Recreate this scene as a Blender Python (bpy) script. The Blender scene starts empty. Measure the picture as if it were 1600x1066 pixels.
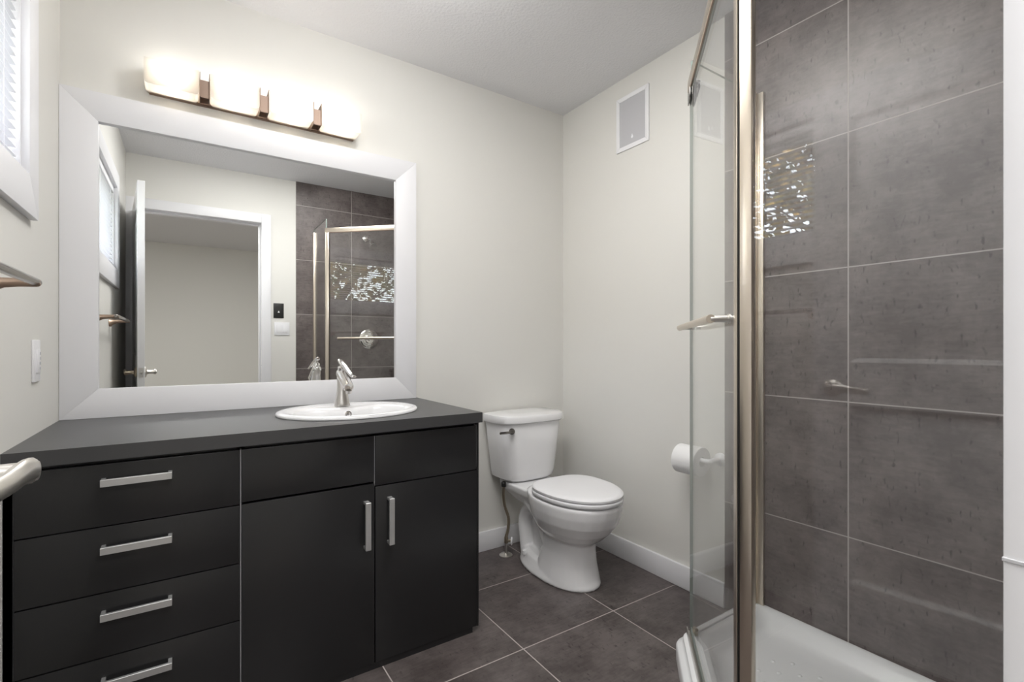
import bpy, bmesh, math, random
from mathutils import Vector, Matrix
PI = math.pi
S = bpy.context.scene
COL = S.collection

# ------------------------------------------------------------------ camera, world, lights, exposure
# photo-fitted: focal 756.4 px on a 1600 px wide frame, yaw 33.6 deg right of +Y, level
YAW = math.radians(33.636)
cam_d = bpy.data.cameras.new('camera')
cam_d.sensor_width = 36.0
cam_d.lens = 36.0 * 756.4 / 1600.0
cam_d.shift_x = (800 - 796.1) / 1600.0
cam_d.shift_y = (540.9 - 533.0) / 1600.0
cam_d.clip_start = 0.02
cam = bpy.data.objects.new('camera', cam_d)
COL.objects.link(cam)
cam.location = (0, 0, 1.0788)
cam.rotation_euler = (PI / 2, 0, -YAW)
S.camera = cam

S.view_settings.view_transform = 'Standard'
S.view_settings.look = 'None'
S.view_settings.gamma = 1.0
S.view_settings.use_curve_mapping = False
S.view_settings.exposure = 0.0
if hasattr(S, 'cycles'):
    S.cycles.max_bounces = 16
    S.cycles.diffuse_bounces = 8
    S.cycles.glossy_bounces = 8
    S.cycles.transparent_max_bounces = 24

W = bpy.data.worlds.new('sky_world')
S.world = W
W.use_nodes = True
wn = W.node_tree
for n in list(wn.nodes):
    wn.nodes.remove(n)
w_out = wn.nodes.new('ShaderNodeOutputWorld')
w_bg = wn.nodes.new('ShaderNodeBackground')
w_sky = wn.nodes.new('ShaderNodeTexSky')
w_sky.sky_type = 'NISHITA'
w_sky.sun_disc = False
w_sky.sun_elevation = math.radians(38)
w_sky.sun_rotation = math.radians(70)
w_sky.air_density = 1.0
w_bg.inputs['Strength'].default_value = 3.3
w_hs = wn.nodes.new('ShaderNodeHueSaturation')
w_hs.inputs['Saturation'].default_value = 0.28
wn.links.new(w_sky.outputs[0], w_hs.inputs['Color'])
wn.links.new(w_hs.outputs[0], w_bg.inputs['Color'])
wn.links.new(w_bg.outputs[0], w_out.inputs['Surface'])


def area_light(name, loc, size, size_y, power, color=(1, 1, 1), rot=(0, 0, 0), spread=180):
    d = bpy.data.lights.new(name, 'AREA')
    d.shape = 'RECTANGLE'
    d.size = size
    d.size_y = size_y
    d.energy = power
    d.color = color
    d.spread = math.radians(spread)
    o = bpy.data.objects.new(name, d)
    COL.objects.link(o)
    o.location = loc
    o.rotation_euler = rot
    return o


_sd = bpy.data.lights.new('sun', 'SUN')
_sd.energy = 16
_sd.angle = math.radians(0.6)
_sd.color = (1.0, 0.95, 0.86)
_so = bpy.data.objects.new('sun', _sd)
COL.objects.link(_so)
_so.rotation_euler = Vector((-0.72, 0.12, -0.70)).to_track_quat('-Z', 'Y').to_euler()   # shines from behind the house onto the garden

# unseen lights added for even fill: two in the bathroom, one in the bedroom
area_light('bathroom_fill_area', (0.62, 0.93, 2.425), 1.0, 0.6, 20, (1.0, 0.985, 0.96))
_d = bpy.data.lights.new('bathroom_fill_point', 'POINT')  # added point fill without any lamp fitting
_d.energy = 13
_d.color = (1.0, 0.985, 0.965)
_d.shadow_soft_size = 0.09
_o = bpy.data.objects.new('bathroom_fill_point', _d)
COL.objects.link(_o)
_o.location = (0.56, 1.32, 2.31)
area_light('bedroom_fill_area', (0.1, -0.72, 2.425), 1.4, 1.1, 60, (1.0, 0.99, 0.975))  # added fill through the doorway, no fitting modelled

# ------------------------------------------------------------------ fitted room dimensions
D = 2.205      # mirror wall
XL = -0.359    # window wall
XR = 1.848     # vent wall
YW = 0.078     # door wall, bathroom face
YO = -0.042    # door wall, bedroom face
H = 2.44


# ------------------------------------------------------------------ mesh helpers
def wloc(o):
    v = Vector((0, 0, 0))
    while o is not None:
        v += o.location
        o = o.parent
    return v


def obj(name, bm, mats, parent=None, smooth=35):
    if not isinstance(mats, (list, tuple)):
        mats = [mats]
    me = bpy.data.meshes.new(name)
    if parent is not None:
        bmesh.ops.translate(bm, verts=bm.verts, vec=-wloc(parent))
    bmesh.ops.recalc_face_normals(bm, faces=bm.faces)
    bm.to_mesh(me)
    bm.free()
    for m in mats:
        me.materials.append(m)
    if smooth:
        me.shade_smooth()
        me.set_sharp_from_angle(angle=math.radians(smooth))
    o = bpy.data.objects.new(name, me)
    COL.objects.link(o)
    if parent is not None:
        o.parent = parent
    return o


def thing(name, label, cat, loc, group=None):
    o = bpy.data.objects.new(name, None)
    o.empty_display_size = 0.05
    COL.objects.link(o)
    o.location = loc
    o['label'] = label
    o['category'] = cat
    if group:
        o['group'] = group
    return o


def tag(o, label, cat, group=None):
    o['label'] = label
    o['category'] = cat
    if group:
        o['group'] = group
    return o


def struct(name, bm, mats, label, cat, parent=None, smooth=35):
    o = obj(name, bm, mats, parent, smooth)
    o['kind'] = 'structure'
    if parent is None:
        o['label'] = label
        o['category'] = cat
    return o


def B():
    return bmesh.new()


def box(bm, x0, x1, y0, y1, z0, z1, bev=0.0, seg=2, mi=0, M=None):
    vs = [bm.verts.new(Vector(p)) for p in
          [(x0, y0, z0), (x1, y0, z0), (x1, y1, z0), (x0, y1, z0), (x0, y0, z1), (x1, y0, z1), (x1, y1, z1), (x0, y1, z1)]]
    fs = [bm.faces.new([vs[i] for i in f]) for f in
          [(0, 3, 2, 1), (4, 5, 6, 7), (0, 1, 5, 4), (1, 2, 6, 5), (2, 3, 7, 6), (3, 0, 4, 7)]]
    for f in fs:
        f.material_index = mi
    if bev:
        es = list({e for f in fs for e in f.edges})
        r = bmesh.ops.bevel(bm, geom=es, offset=bev, segments=seg, affect='EDGES', profile=0.5)
        vs = list({v for f in r['faces'] for v in f.verts} | {v for v in vs if v.is_valid})
    if M is not None:
        bmesh.ops.transform(bm, matrix=M, verts=[v for v in vs if v.is_valid])
    return vs


def loft(bm, rings, cap=True, closed=False):
    """rings: lists of equally many points; consecutive rings are bridged."""
    R = [[bm.verts.new(Vector(p)) for p in r] for r in rings]
    n = len(R[0])
    pairs = list(zip(R, R[1:])) + ([(R[-1], R[0])] if closed else [])
    for a, b in pairs:
        for i in range(n):
            j = (i + 1) % n
            bm.faces.new((a[i], a[j], b[j], b[i]))
    if cap and not closed:
        bm.faces.new(list(reversed(R[0])))
        bm.faces.new(R[-1])
    return R


def frame_axes(d, up=Vector((0, 0, 1))):
    d = d.normalized()
    if abs(d.dot(up)) > 0.95:
        up = Vector((0, 1, 0)) if abs(d.y) < 0.9 else Vector((1, 0, 0))
    a = d.cross(up).normalized()
    return a, a.cross(d).normalized()


def tube(bm, pts, r, seg=14, ry=None, up=Vector((0, 0, 1)), round_ends=False):
    """sweep an ellipse (r sideways, ry along up) along pts; r/ry scalars or lists."""
    pts = [Vector(p) for p in pts]
    n = len(pts)
    rs = r if isinstance(r, (list, tuple)) else [r] * n
    ry = rs if ry is None else (ry if isinstance(ry, (list, tuple)) else [ry] * n)
    rings = []
    for i, p in enumerate(pts):
        d = pts[min(i + 1, n - 1)] - pts[max(i - 1, 0)]
        a, b = frame_axes(d, up)
        rings.append([p + a * rs[i] * math.cos(2 * PI * k / seg) + b * ry[i] * math.sin(2 * PI * k / seg) for k in range(seg)])
    if round_ends:
        def endring(i, s):
            d = (pts[1] - pts[0]).normalized() if i == 0 else (pts[-1] - pts[-2]).normalized()
            a, b = frame_axes(d, up)
            out = []
            for t in (0.35, 0.75):
                c, e = math.sqrt(1 - t * t), t
                out.append([pts[i] + d * s * min(rs[i], ry[i]) * e + a * rs[i] * c * math.cos(2 * PI * k / seg) + b * ry[i] * c * math.sin(2 * PI * k / seg) for k in range(seg)])
            return out
        h = endring(0, -1)
        t = endring(n - 1, 1)
        rings = [h[1], h[0]] + rings + t
    loft(bm, rings)


def smooth_path(pts, n=8):
    """Catmull-Rom through pts."""
    P = [Vector(p) for p in pts]
    P = [2 * P[0] - P[1]] + P + [2 * P[-1] - P[-2]]
    out = []
    for i in range(1, len(P) - 2):
        for k in range(n):
            t = k / n
            a, b, c, d = P[i - 1], P[i], P[i + 1], P[i + 2]
            out.append(0.5 * ((2 * b) + (c - a) * t + (2 * a - 5 * b + 4 * c - d) * t * t + (3 * b - a - 3 * c + d) * t ** 3))
    out.append(P[-2])
    return out


def lathe(bm, prof, o, axis=(0, 0, 1), seg=28):
    """prof: (radius, distance along axis) list."""
    ax = Vector(axis).normalized()
    a, b = frame_axes(ax)
    o = Vector(o)
    rings = [[o + ax * h + (a * math.cos(2 * PI * k / seg) + b * math.sin(2 * PI * k / seg)) * max(r, 1e-5) for k in range(seg)] for r, h in prof]
    loft(bm, rings)


def superell(cx, cy, a, bf, bb, z, n=2.0, nb=None, seg=48):
    """plan outline: half-width a, front (-y) reach bf, back (+y) reach bb, exponent n."""
    out = []
    for k in range(seg):
        t = 2 * PI * k / seg
        c, s = math.cos(t), math.sin(t)
        e = n if s < 0 else (nb or n)
        x = a * math.copysign(abs(c) ** (2 / e), c)
        y = (bf if s < 0 else bb) * math.copysign(abs(s) ** (2 / e), s)
        out.append((cx + x, cy + y, z))
    return out


def ring_frame(bm, x0, x1, z0, z1, w, y0, y1, M=None, bev=0.002, plane='xz', wt=None, wb=None):
    """picture frame of four mitred boards in the xz (or yz) plane."""
    wt = w if wt is None else wt
    wb = w if wb is None else wb
    outer = [(x0, z0), (x1, z0), (x1, z1), (x0, z1)]
    inner = [(x0 + w, z0 + wb), (x1 - w, z0 + wb), (x1 - w, z1 - wt), (x0 + w, z1 - wt)]

    def pt(p, y):
        return Vector((p[0], y, p[1])) if plane == 'xz' else Vector((y, p[0], p[1]))
    for i in range(4):
        j = (i + 1) % 4
        q = [outer[i], outer[j], inner[j], inner[i]]
        lo = [bm.verts.new(pt(p, y0)) for p in q]
        hi = [bm.verts.new(pt(p, y1)) for p in q]
        fs = [bm.faces.new(lo), bm.faces.new(hi)]
        for k in range(4):
            l = (k + 1) % 4
            fs.append(bm.faces.new((lo[k], lo[l], hi[l], hi[k])))
        if bev:
            es = [e for e in {e for f in fs for e in f.edges}]
            bmesh.ops.bevel(bm, geom=es, offset=bev, segments=2, affect='EDGES', profile=0.5)


# ------------------------------------------------------------------ materials
def mat(name, col, rough=0.5, metal=0.0, spec=0.5, coat=0.0):
    m = bpy.data.materials.new(name)
    m.use_nodes = True
    p = m.node_tree.nodes['Principled BSDF']
    p.inputs['Base Color'].default_value = (*col, 1)
    p.inputs['Roughness'].default_value = rough
    p.inputs['Metallic'].default_value = metal
    p.inputs['Specular IOR Level'].default_value = spec
    p.inputs['Coat Weight'].default_value = coat
    p.inputs['Coat Roughness'].default_value = 0.05
    return m


def nodes(m):
    t = m.node_tree
    return t, t.nodes, t.links, t.nodes['Principled BSDF']


def add_noise_bump(m, scale, strength, dist=0.002, detail=3, colvar=0.0):
    t, N, L, p = nodes(m)
    tc = N.new('ShaderNodeTexCoord')
    nz = N.new('ShaderNodeTexNoise')
    nz.inputs['Scale'].default_value = scale
    nz.inputs['Detail'].default_value = detail
    L.new(tc.outputs['Object'], nz.inputs['Vector'])
    b = N.new('ShaderNodeBump')
    b.inputs['Strength'].default_value = strength
    b.inputs['Distance'].default_value = dist
    L.new(nz.outputs['Fac'], b.inputs['Height'])
    L.new(b.outputs['Normal'], p.inputs['Normal'])
    return nz


def tile_mat(name, ua, va, u0, v0, s, sv, dark, light, grout, gw=0.004, rough=0.42, bump=0.25):
    """square concrete-look tiles; ua/va = which object axes, u0/v0 = position of one joint."""
    m = mat(name, light, rough)
    t, N, L, p = nodes(m)
    tc = N.new('ShaderNodeTexCoord')
    sx = N.new('ShaderNodeSeparateXYZ')
    L.new(tc.outputs['Object'], sx.inputs[0])

    def math_(op, a, b=None):
        n = N.new('ShaderNodeMath')
        n.operation = op
        for i, v in enumerate((a, b)):
            if v is None:
                continue
            if isinstance(v, (int, float)):
                n.inputs[i].default_value = v
            else:
                L.new(v, n.inputs[i])
        return n.outputs[0]
    cells, masks = [], []
    for ax, o0, sz in ((ua, u0, s), (va, v0, sv)):
        k = math_('DIVIDE', math_('SUBTRACT', sx.outputs[ax], o0), sz)
        cells.append(math_('FLOOR', k))
        fr = math_('FRACT', k)
        d = math_('MINIMUM', fr, math_('SUBTRACT', 1.0, fr))
        masks.append(math_('LESS_THAN', d, gw / 2 / sz))
    g = math_('MAXIMUM', masks[0], masks[1])
    # per-tile offset so that the cloudy pattern changes from tile to tile
    cb = N.new('ShaderNodeCombineXYZ')
    L.new(math_('MULTIPLY', cells[0], 7.31), cb.inputs[0])
    L.new(math_('MULTIPLY', cells[1], 3.77), cb.inputs[1])
    L.new(math_('MULTIPLY', math_('ADD', cells[0], cells[1]), 1.93), cb.inputs[2])
    va_ = N.new('ShaderNodeVectorMath')
    va_.operation = 'ADD'
    L.new(tc.outputs['Object'], va_.inputs[0])
    L.new(cb.outputs[0], va_.inputs[1])
    big = N.new('ShaderNodeTexNoise')
    big.inputs['Scale'].default_value = 5.0
    big.inputs['Detail'].default_value = 12
    big.inputs['Roughness'].default_value = 0.74
    L.new(va_.outputs[0], big.inputs['Vector'])
    # brushed streaks
    mp = N.new('ShaderNodeMapping')
    sc = [3.0, 3.0, 3.0]
    sc['XYZ'.index(ua)] = 22.0
    sc['XYZ'.index(va)] = 110.0
    mp.inputs['Scale'].default_value = sc
    L.new(va_.outputs[0], mp.inputs['Vector'])
    st = N.new('ShaderNodeTexNoise')
    st.inputs['Scale'].default_value = 1.0
    st.inputs['Detail'].default_value = 5
    L.new(mp.outputs[0], st.inputs['Vector'])
    mp2 = N.new('ShaderNodeMapping')
    sc2 = [8.0, 8.0, 8.0]
    sc2['XYZ'.index(ua)] = 95.0
    sc2['XYZ'.index(va)] = 38.0
    mp2.inputs['Scale'].default_value = sc2
    L.new(va_.outputs[0], mp2.inputs['Vector'])
    sp = N.new('ShaderNodeTexNoise')
    sp.inputs['Scale'].default_value = 1.0
    sp.inputs['Detail'].default_value = 4
    L.new(mp2.outputs[0], sp.inputs['Vector'])
    mix = math_('ADD', math_('MULTIPLY', big.outputs['Fac'], 0.80), math_('MULTIPLY', st.outputs['Fac'], 0.20))
    cr = N.new('ShaderNodeValToRGB')
    cr.color_ramp.elements[0].position = 0.405
    cr.color_ramp.elements[0].color = (*dark, 1)
    cr.color_ramp.elements[1].position = 0.595
    cr.color_ramp.elements[1].color = (*light, 1)
    L.new(mix, cr.inputs[0])
    # sparse dark scuffs
    scuff = N.new('ShaderNodeValToRGB')
    scuff.color_ramp.elements[0].position = 0.62
    scuff.color_ramp.elements[0].color = (1, 1, 1, 1)
    scuff.color_ramp.elements[1].position = 0.72
    scuff.color_ramp.elements[1].color = (0.42, 0.40, 0.40, 1)
    L.new(sp.outputs['Fac'], scuff.inputs[0])
    mu = N.new('ShaderNodeMix')
    mu.data_type = 'RGBA'
    mu.blend_type = 'MULTIPLY'
    mu.inputs['Factor'].default_value = 1.0
    L.new(cr.outputs[0], mu.inputs['A'])
    L.new(scuff.outputs[0], mu.inputs['B'])
    mg = N.new('ShaderNodeMix')
    mg.data_type = 'RGBA'
    L.new(g, mg.inputs['Factor'])
    L.new(mu.outputs['Result'], mg.inputs['A'])
    mg.inputs['B'].default_value = (*grout, 1)
    L.new(mg.outputs['Result'], p.inputs['Base Color'])
    rg = N.new('ShaderNodeMapRange')
    rg.inputs['To Min'].default_value = rough
    rg.inputs['To Max'].default_value = 0.85
    L.new(g, rg.inputs['Value'])
    L.new(rg.outputs[0], p.inputs['Roughness'])
    bp = N.new('ShaderNodeBump')
    bp.inputs['Strength'].default_value = bump
    bp.inputs['Distance'].default_value = 0.0015
    L.new(math_('SUBTRACT', 1.0, g), bp.inputs['Height'])
    L.new(bp.outputs['Normal'], p.inputs['Normal'])
    return m


def glass_mat(name, tint):
    """clear architectural glass: straight transmission with the Fresnel reflection of each face."""
    m = bpy.data.materials.new(name)
    m.use_nodes = True
    t = m.node_tree
    N, L = t.nodes, t.links
    for n in list(N):
        N.remove(n)
    out = N.new('ShaderNodeOutputMaterial')
    mx = N.new('ShaderNodeMixShader')
    tr = N.new('ShaderNodeBsdfTransparent')
    tr.inputs['Color'].default_value = (*tint, 1)
    gl = N.new('ShaderNodeBsdfGlossy')
    gl.inputs['Roughness'].default_value = 0.0
    gl.inputs['Color'].default_value = (1, 1, 1, 1)
    ge = N.new('ShaderNodeNewGeometry')
    dp = N.new('ShaderNodeVectorMath')
    dp.operation = 'DOT_PRODUCT'
    L.new(ge.outputs['Incoming'], dp.inputs[0])
    L.new(ge.outputs['Normal'], dp.inputs[1])

    def math_(op, a, b=None):
        n = N.new('ShaderNodeMath')
        n.operation = op
        for i, v in enumerate((a, b)):
            if v is None:
                continue
            if isinstance(v, (int, float)):
                n.inputs[i].default_value = v
            else:
                L.new(v, n.inputs[i])
        return n.outputs[0]
    c = math_('SUBTRACT', 1.0, math_('ABSOLUTE', dp.outputs['Value']))
    F = math_('ADD', math_('MULTIPLY', math_('POWER', c, 5.0), 0.55), 0.045)
    L.new(F, mx.inputs[0])
    L.new(tr.outputs[0], mx.inputs[1])
    L.new(gl.outputs[0], mx.inputs[2])
    L.new(mx.outputs[0], out.inputs['Surface'])
    return m


M_wall = mat('wall_paint', (0.70, 0.692, 0.66), 0.75, spec=0.3)
add_noise_bump(M_wall, 180, 0.06)
M_ceil = mat('ceiling_stipple', (0.74, 0.74, 0.755), 0.9, spec=0.1)
add_noise_bump(M_ceil, 95, 0.55, 0.004, 4)
M_trim = mat('white_trim_paint', (0.74, 0.74, 0.76), 0.4, spec=0.4)
M_door = mat('door_paint', (0.74, 0.74, 0.75), 0.38, spec=0.4)
M_floor = tile_mat('floor_tile', 'X', 'Y', 0.9958, 1.4074, 0.4479, 0.4479, (0.060, 0.049, 0.047), (0.128, 0.109, 0.105), (0.42, 0.38, 0.36), 0.004, 0.38)
M_tile_r = tile_mat('shower_tile_right', 'Y', 'Z', 0.720, 0.4400, 0.4485, 0.4515, (0.085, 0.069, 0.066), (0.168, 0.142, 0.137), (0.40, 0.37, 0.355), 0.004, 0.4)
M_tile_f = tile_mat('shower_tile_front', 'X', 'Z', 0.746, 0.4400, 0.4530, 0.4515, (0.085, 0.069, 0.066), (0.168, 0.142, 0.137), (0.40, 0.37, 0.355), 0.004, 0.4)
M_black = mat('black_cabinet_lacquer', (0.017, 0.017, 0.018), 0.30, spec=0.5)
nz = add_noise_bump(M_black, 6, 0.03, 0.01)
M_edge = mat('grey_lit_edge', (0.30, 0.30, 0.31), 0.5)  # light on the cabinet front edges, put into the colour
M_inside = mat('dark_carcass', (0.006, 0.006, 0.006), 0.7)
M_counter = mat('charcoal_laminate', (0.055, 0.055, 0.057), 0.34, spec=0.5)
add_noise_bump(M_counter, 300, 0.04)
M_nickel = mat('brushed_nickel', (0.70, 0.68, 0.65), 0.28, 1.0)
M_handle = mat('satin_aluminium', (0.66, 0.66, 0.66), 0.42, 0.85)
M_chrome = mat('polished_chrome', (0.86, 0.84, 0.82), 0.07, 1.0)
M_darkchrome = mat('dark_chrome', (0.20, 0.19, 0.18), 0.12, 1.0)
M_barmetal = mat('smoked_nickel', (0.40, 0.37, 0.34), 0.2, 1.0)
M_lever = mat('satin_lever_nickel', (0.80, 0.77, 0.72), 0.32, 0.95)
M_champ = mat('champagne_nickel', (0.68, 0.605, 0.51), 0.28, 1.0)
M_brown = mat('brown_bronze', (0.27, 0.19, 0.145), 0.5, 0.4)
M_bronze = mat('satin_bronze', (0.48, 0.36, 0.28), 0.38, 0.9)
M_antique = mat('antique_nickel', (0.42, 0.36, 0.28), 0.3, 1.0)
M_porc = mat('white_porcelain', (0.80, 0.80, 0.81), 0.12, spec=0.5, coat=0.3)
M_acryl = mat('white_acrylic', (0.80, 0.81, 0.82), 0.22, spec=0.5)
M_plastic = mat('white_plastic', (0.80, 0.80, 0.82), 0.35)
M_grille = mat('grey_mesh_grille', (0.50, 0.50, 0.52), 0.8, spec=0.2)
M_dark = mat('black_plastic', (0.02, 0.02, 0.02), 0.35)
M_gap = mat('black_seal', (0.012, 0.010, 0.009), 0.6)
M_paper = mat('tissue_paper', (0.83, 0.83, 0.83), 0.95, spec=0.1)
add_noise_bump(M_paper, 220, 0.2)
M_mirror = mat('mirror_silver', (0.90, 0.91, 0.905), 0.0, 1.0)
M_glass = glass_mat('clear_glass', (0.992, 0.996, 0.993))
M_glassedge = mat('green_glass_edge', (0.20, 0.24, 0.22), 0.15, spec=0.6)
M_blind = mat('white_blind', (0.78, 0.78, 0.80), 0.5)
M_carpet = mat('bedroom_carpet', (0.30, 0.27, 0.24), 0.95)
M_brick = mat('red_brick', (0.28, 0.10, 0.065), 0.85)
M_bark = mat('bark', (0.10, 0.07, 0.05), 0.9)
add_noise_bump(M_bark, 18, 0.6, 0.02)
M_leaf = mat('autumn_leaf', (0.16, 0.13, 0.03), 0.6)
M_lawn = mat('lawn', (0.035, 0.05, 0.018), 0.95)


def brick_nodes(m):
    t, N, L, p = nodes(m)
    tc = N.new('ShaderNodeTexCoord')
    mp = N.new('ShaderNodeMapping')
    mp.inputs['Rotation'].default_value = (PI / 2, 0, PI / 2)
    L.new(tc.outputs['Object'], mp.inputs['Vector'])
    b = N.new('ShaderNodeTexBrick')
    b.inputs['Color1'].default_value = (0.30, 0.10, 0.065, 1)
    b.inputs['Color2'].default_value = (0.20, 0.075, 0.05, 1)
    b.inputs['Mortar'].default_value = (0.4, 0.36, 0.32, 1)
    b.inputs['Scale'].default_value = 4.0
    L.new(mp.outputs[0], b.inputs['Vector'])
    L.new(b.outputs['Color'], p.inputs['Base Color'])


brick_nodes(M_brick)


def leaf_nodes(m):
    t, N, L, p = nodes(m)
    oi = N.new('ShaderNodeTexCoord')
    nz = N.new('ShaderNodeTexNoise')
    nz.inputs['Scale'].default_value = 2.2
    L.new(oi.outputs['Object'], nz.inputs['Vector'])
    cr = N.new('ShaderNodeValToRGB')
    cr.color_ramp.elements[0].position = 0.35
    cr.color_ramp.elements[0].color = (0.08, 0.11, 0.02, 1)
    cr.color_ramp.elements[1].position = 0.65
    cr.color_ramp.elements[1].color = (0.36, 0.22, 0.05, 1)
    L.new(nz.outputs['Fac'], cr.inputs[0])
    L.new(cr.outputs[0], p.inputs['Base Color'])


leaf_nodes(M_leaf)

# frosted lamp glass: lit from inside by its bulb
M_shade = bpy.data.materials.new('frosted_lamp_glass')
M_shade.use_nodes = True
_t = M_shade.node_tree
for n in list(_t.nodes):
    _t.nodes.remove(n)
_o = _t.nodes.new('ShaderNodeOutputMaterial')
_tl = _t.nodes.new('ShaderNodeBsdfTranslucent')
_tl.inputs['Color'].default_value = (0.92, 0.90, 0.86, 1)
_tp = _t.nodes.new('ShaderNodeBsdfTransparent')
_tp.inputs['Color'].default_value = (0.9, 0.9, 0.88, 1)
_gl = _t.nodes.new('ShaderNodeBsdfGlossy')
_gl.inputs['Roughness'].default_value = 0.15
_m1 = _t.nodes.new('ShaderNodeMixShader')
_m1.inputs[0].default_value = 0.30
_m2 = _t.nodes.new('ShaderNodeMixShader')
_m2.inputs[0].default_value = 0.06
_t.links.new(_tl.outputs[0], _m1.inputs[1])
_t.links.new(_tp.outputs[0], _m1.inputs[2])
_t.links.new(_m1.outputs[0], _m2.inputs[1])
_t.links.new(_gl.outputs[0], _m2.inputs[2])
_t.links.new(_m2.outputs[0], _o.inputs['Surface'])

M_bulb = bpy.data.materials.new('lit_bulb')
M_bulb.use_nodes = True
_p = M_bulb.node_tree.nodes['Principled BSDF']
_p.inputs['Base Color'].default_value = (1, 1, 1, 1)
_p.inputs['Emission Color'].default_value = (1.0, 0.93, 0.82, 1)
_p.inputs['Emission Strength'].default_value = 25.0

# ------------------------------------------------------------------ room shell
bm = B(); box(bm, XL - 0.15, XR + 0.12, YO, D + 0.12, -0.1, 0)
struct('floor', bm, M_floor, 'dark brown-grey tiled bathroom floor with pale grout', 'floor', smooth=0)
bm = B(); box(bm, XL - 0.15, XR + 0.12, YO, D + 0.12, H, H + 0.1)
struct('ceiling', bm, M_ceil, 'stippled pale grey bathroom ceiling', 'ceiling', smooth=0)
bm = B(); box(bm, XL - 0.15, XR + 0.12, D, D + 0.12, 0, H)
struct('wall_back', bm, M_wall, 'cream wall behind the mirror, vanity and toilet', 'wall', smooth=0)
bm = B(); box(bm, XR, XR + 0.12, YO, D, 0, H)
struct('wall_right', bm, M_wall, 'cream wall with the square grille and paper holder', 'wall', smooth=0)

# window wall with its opening
WY0, WY1, WZ0, WZ1 = 0.758, 1.735, 1.524, 2.008
bm = B()
box(bm, XL - 0.15, XL, YO, WY0, 0, H)
box(bm, XL - 0.15, XL, WY1, D, 0, H)
box(bm, XL - 0.15, XL, WY0, WY1, 0, WZ0)
box(bm, XL - 0.15, XL, WY0, WY1, WZ1, H)
struct('wall_left', bm, M_wall, 'cream wall with the window and towel bar', 'wall', smooth=0)

# door wall with its opening
DX0, DX1, DZ = -0.300, 0.491, 2.060
bm = B()
box(bm, XL, DX0 - 0.018, YO, YW, 0, H)
box(bm, DX1 + 0.018, XR, YO, YW, 0, H)
box(bm, DX0 - 0.018, DX1 + 0.018, YO, YW, DZ + 0.018, H)
struct('wall_front', bm, M_wall, 'cream wall with the doorway, seen in the mirror', 'wall', smooth=0)

# tile cladding of the shower corner
bm = B(); box(bm, XR - 0.009, XR, YW, 1.168, 0, H, 0.001, 1)
o = struct('wall_shower_right', bm, M_tile_r, 'grey-brown concrete-look tiled wall on the right of the shower', 'tiled wall')
bm = B(); box(bm, 0.746, XR - 0.009, YW, YW + 0.009, 0, H, 0.001, 1)
struct('wall_shower_front', bm, M_tile_f, 'grey-brown tiled shower wall carrying the shower head', 'tiled wall')

# bedroom beyond the doorway
BX0, BX1, BY = -2.2, 3.0, -3.43
bm = B(); box(bm, BX0, BX1, BY, YO, -0.1, -0.001)
struct('floor_bedroom', bm, M_carpet, 'carpeted floor of the room outside the doorway', 'floor', smooth=0)
bm = B(); box(bm, BX0, BX1, BY, YO, H, H + 0.1)
struct('ceiling_bedroom', bm, M_ceil, 'grey ceiling of the room outside, seen through the doorway in the mirror', 'ceiling', smooth=0)
bm = B(); box(bm, BX0, BX1, BY - 0.1, BY, 0, H)
struct('wall_bedroom_far', bm, M_wall, 'plain far wall of the room outside the doorway', 'wall', smooth=0)
bm = B(); box(bm, BX0 - 0.1, BX0, BY, YO, 0, H)
struct('wall_bedroom_left', bm, M_wall, 'left wall of the room outside the doorway', 'wall', smooth=0)
bm = B(); box(bm, BX1, BX1 + 0.1, BY, YO, 0, H)
struct('wall_bedroom_right', bm, M_wall, 'right wall of the room outside the doorway', 'wall', smooth=0)
bm = B()
box(bm, BX0, XL - 0.15, YO - 0.02, YO + 0.08, 0, H)
box(bm, XR + 0.12, BX1, YO - 0.02, YO + 0.08, 0, H)
struct('wall_bedroom_near', bm, M_wall, 'near wall of the room outside, either side of the bathroom', 'wall', smooth=0)

# baseboards
bm = B(); box(bm, 0.9195, XR, D - 0.015, D, 0, 0.102, 0.003)
struct('baseboard_back', bm, M_trim, 'white baseboard behind the toilet', 'baseboard')
bm = B(); box(bm, XR - 0.015, XR, 1.168, D - 0.015, 0, 0.102, 0.003)
struct('baseboard_right', bm, M_trim, 'white baseboard along the wall beside the toilet', 'baseboard')

# door casing, jambs, stop
bm = B()
cw = 0.069
box(bm, DX1, DX1 + cw, YW, YW + 0.016, 0, DZ + 0.072, 0.002)
box(bm, max(DX0 - cw, XL), DX0, YW, YW + 0.016, 0, DZ + 0.072, 0.002)
box(bm, DX0, DX1, YW, YW + 0.016, DZ, DZ + 0.072, 0.002)
trim = struct('trim_1', bm, M_trim, 'white casing and jambs around the doorway', 'door casing')
for q in ((DX1, DX1 + 0.018, 0, DZ + 0.018), (DX0 - 0.018, DX0, 0, DZ + 0.018), (DX0, DX1, DZ, DZ + 0.018)):
    bm = B(); box(bm, q[0], q[1], YO, YW + 0.001, q[2], q[3])
    obj('jamb', bm, M_trim, trim, 0)
for q in ((DX1 - 0.011, DX1, 0, DZ), (DX0, DX0 + 0.011, 0, DZ), (DX0 + 0.011, DX1 - 0.011, DZ - 0.011, DZ)):
    bm = B(); box(bm, q[0], q[1], YO + 0.02, YW - 0.042, q[2], q[3], 0.001)
    obj('door_stop', bm, M_trim, trim)
bm = B(); box(bm, DX1 - 0.0012, DX1 + 0.004, YW - 0.016, YW + 0.0163, 0.9235, 0.9265, 0.0005, 1)
o = obj('strike_plate', bm, M_grille, trim); o['label'] = 'metal strike plate'
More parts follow.
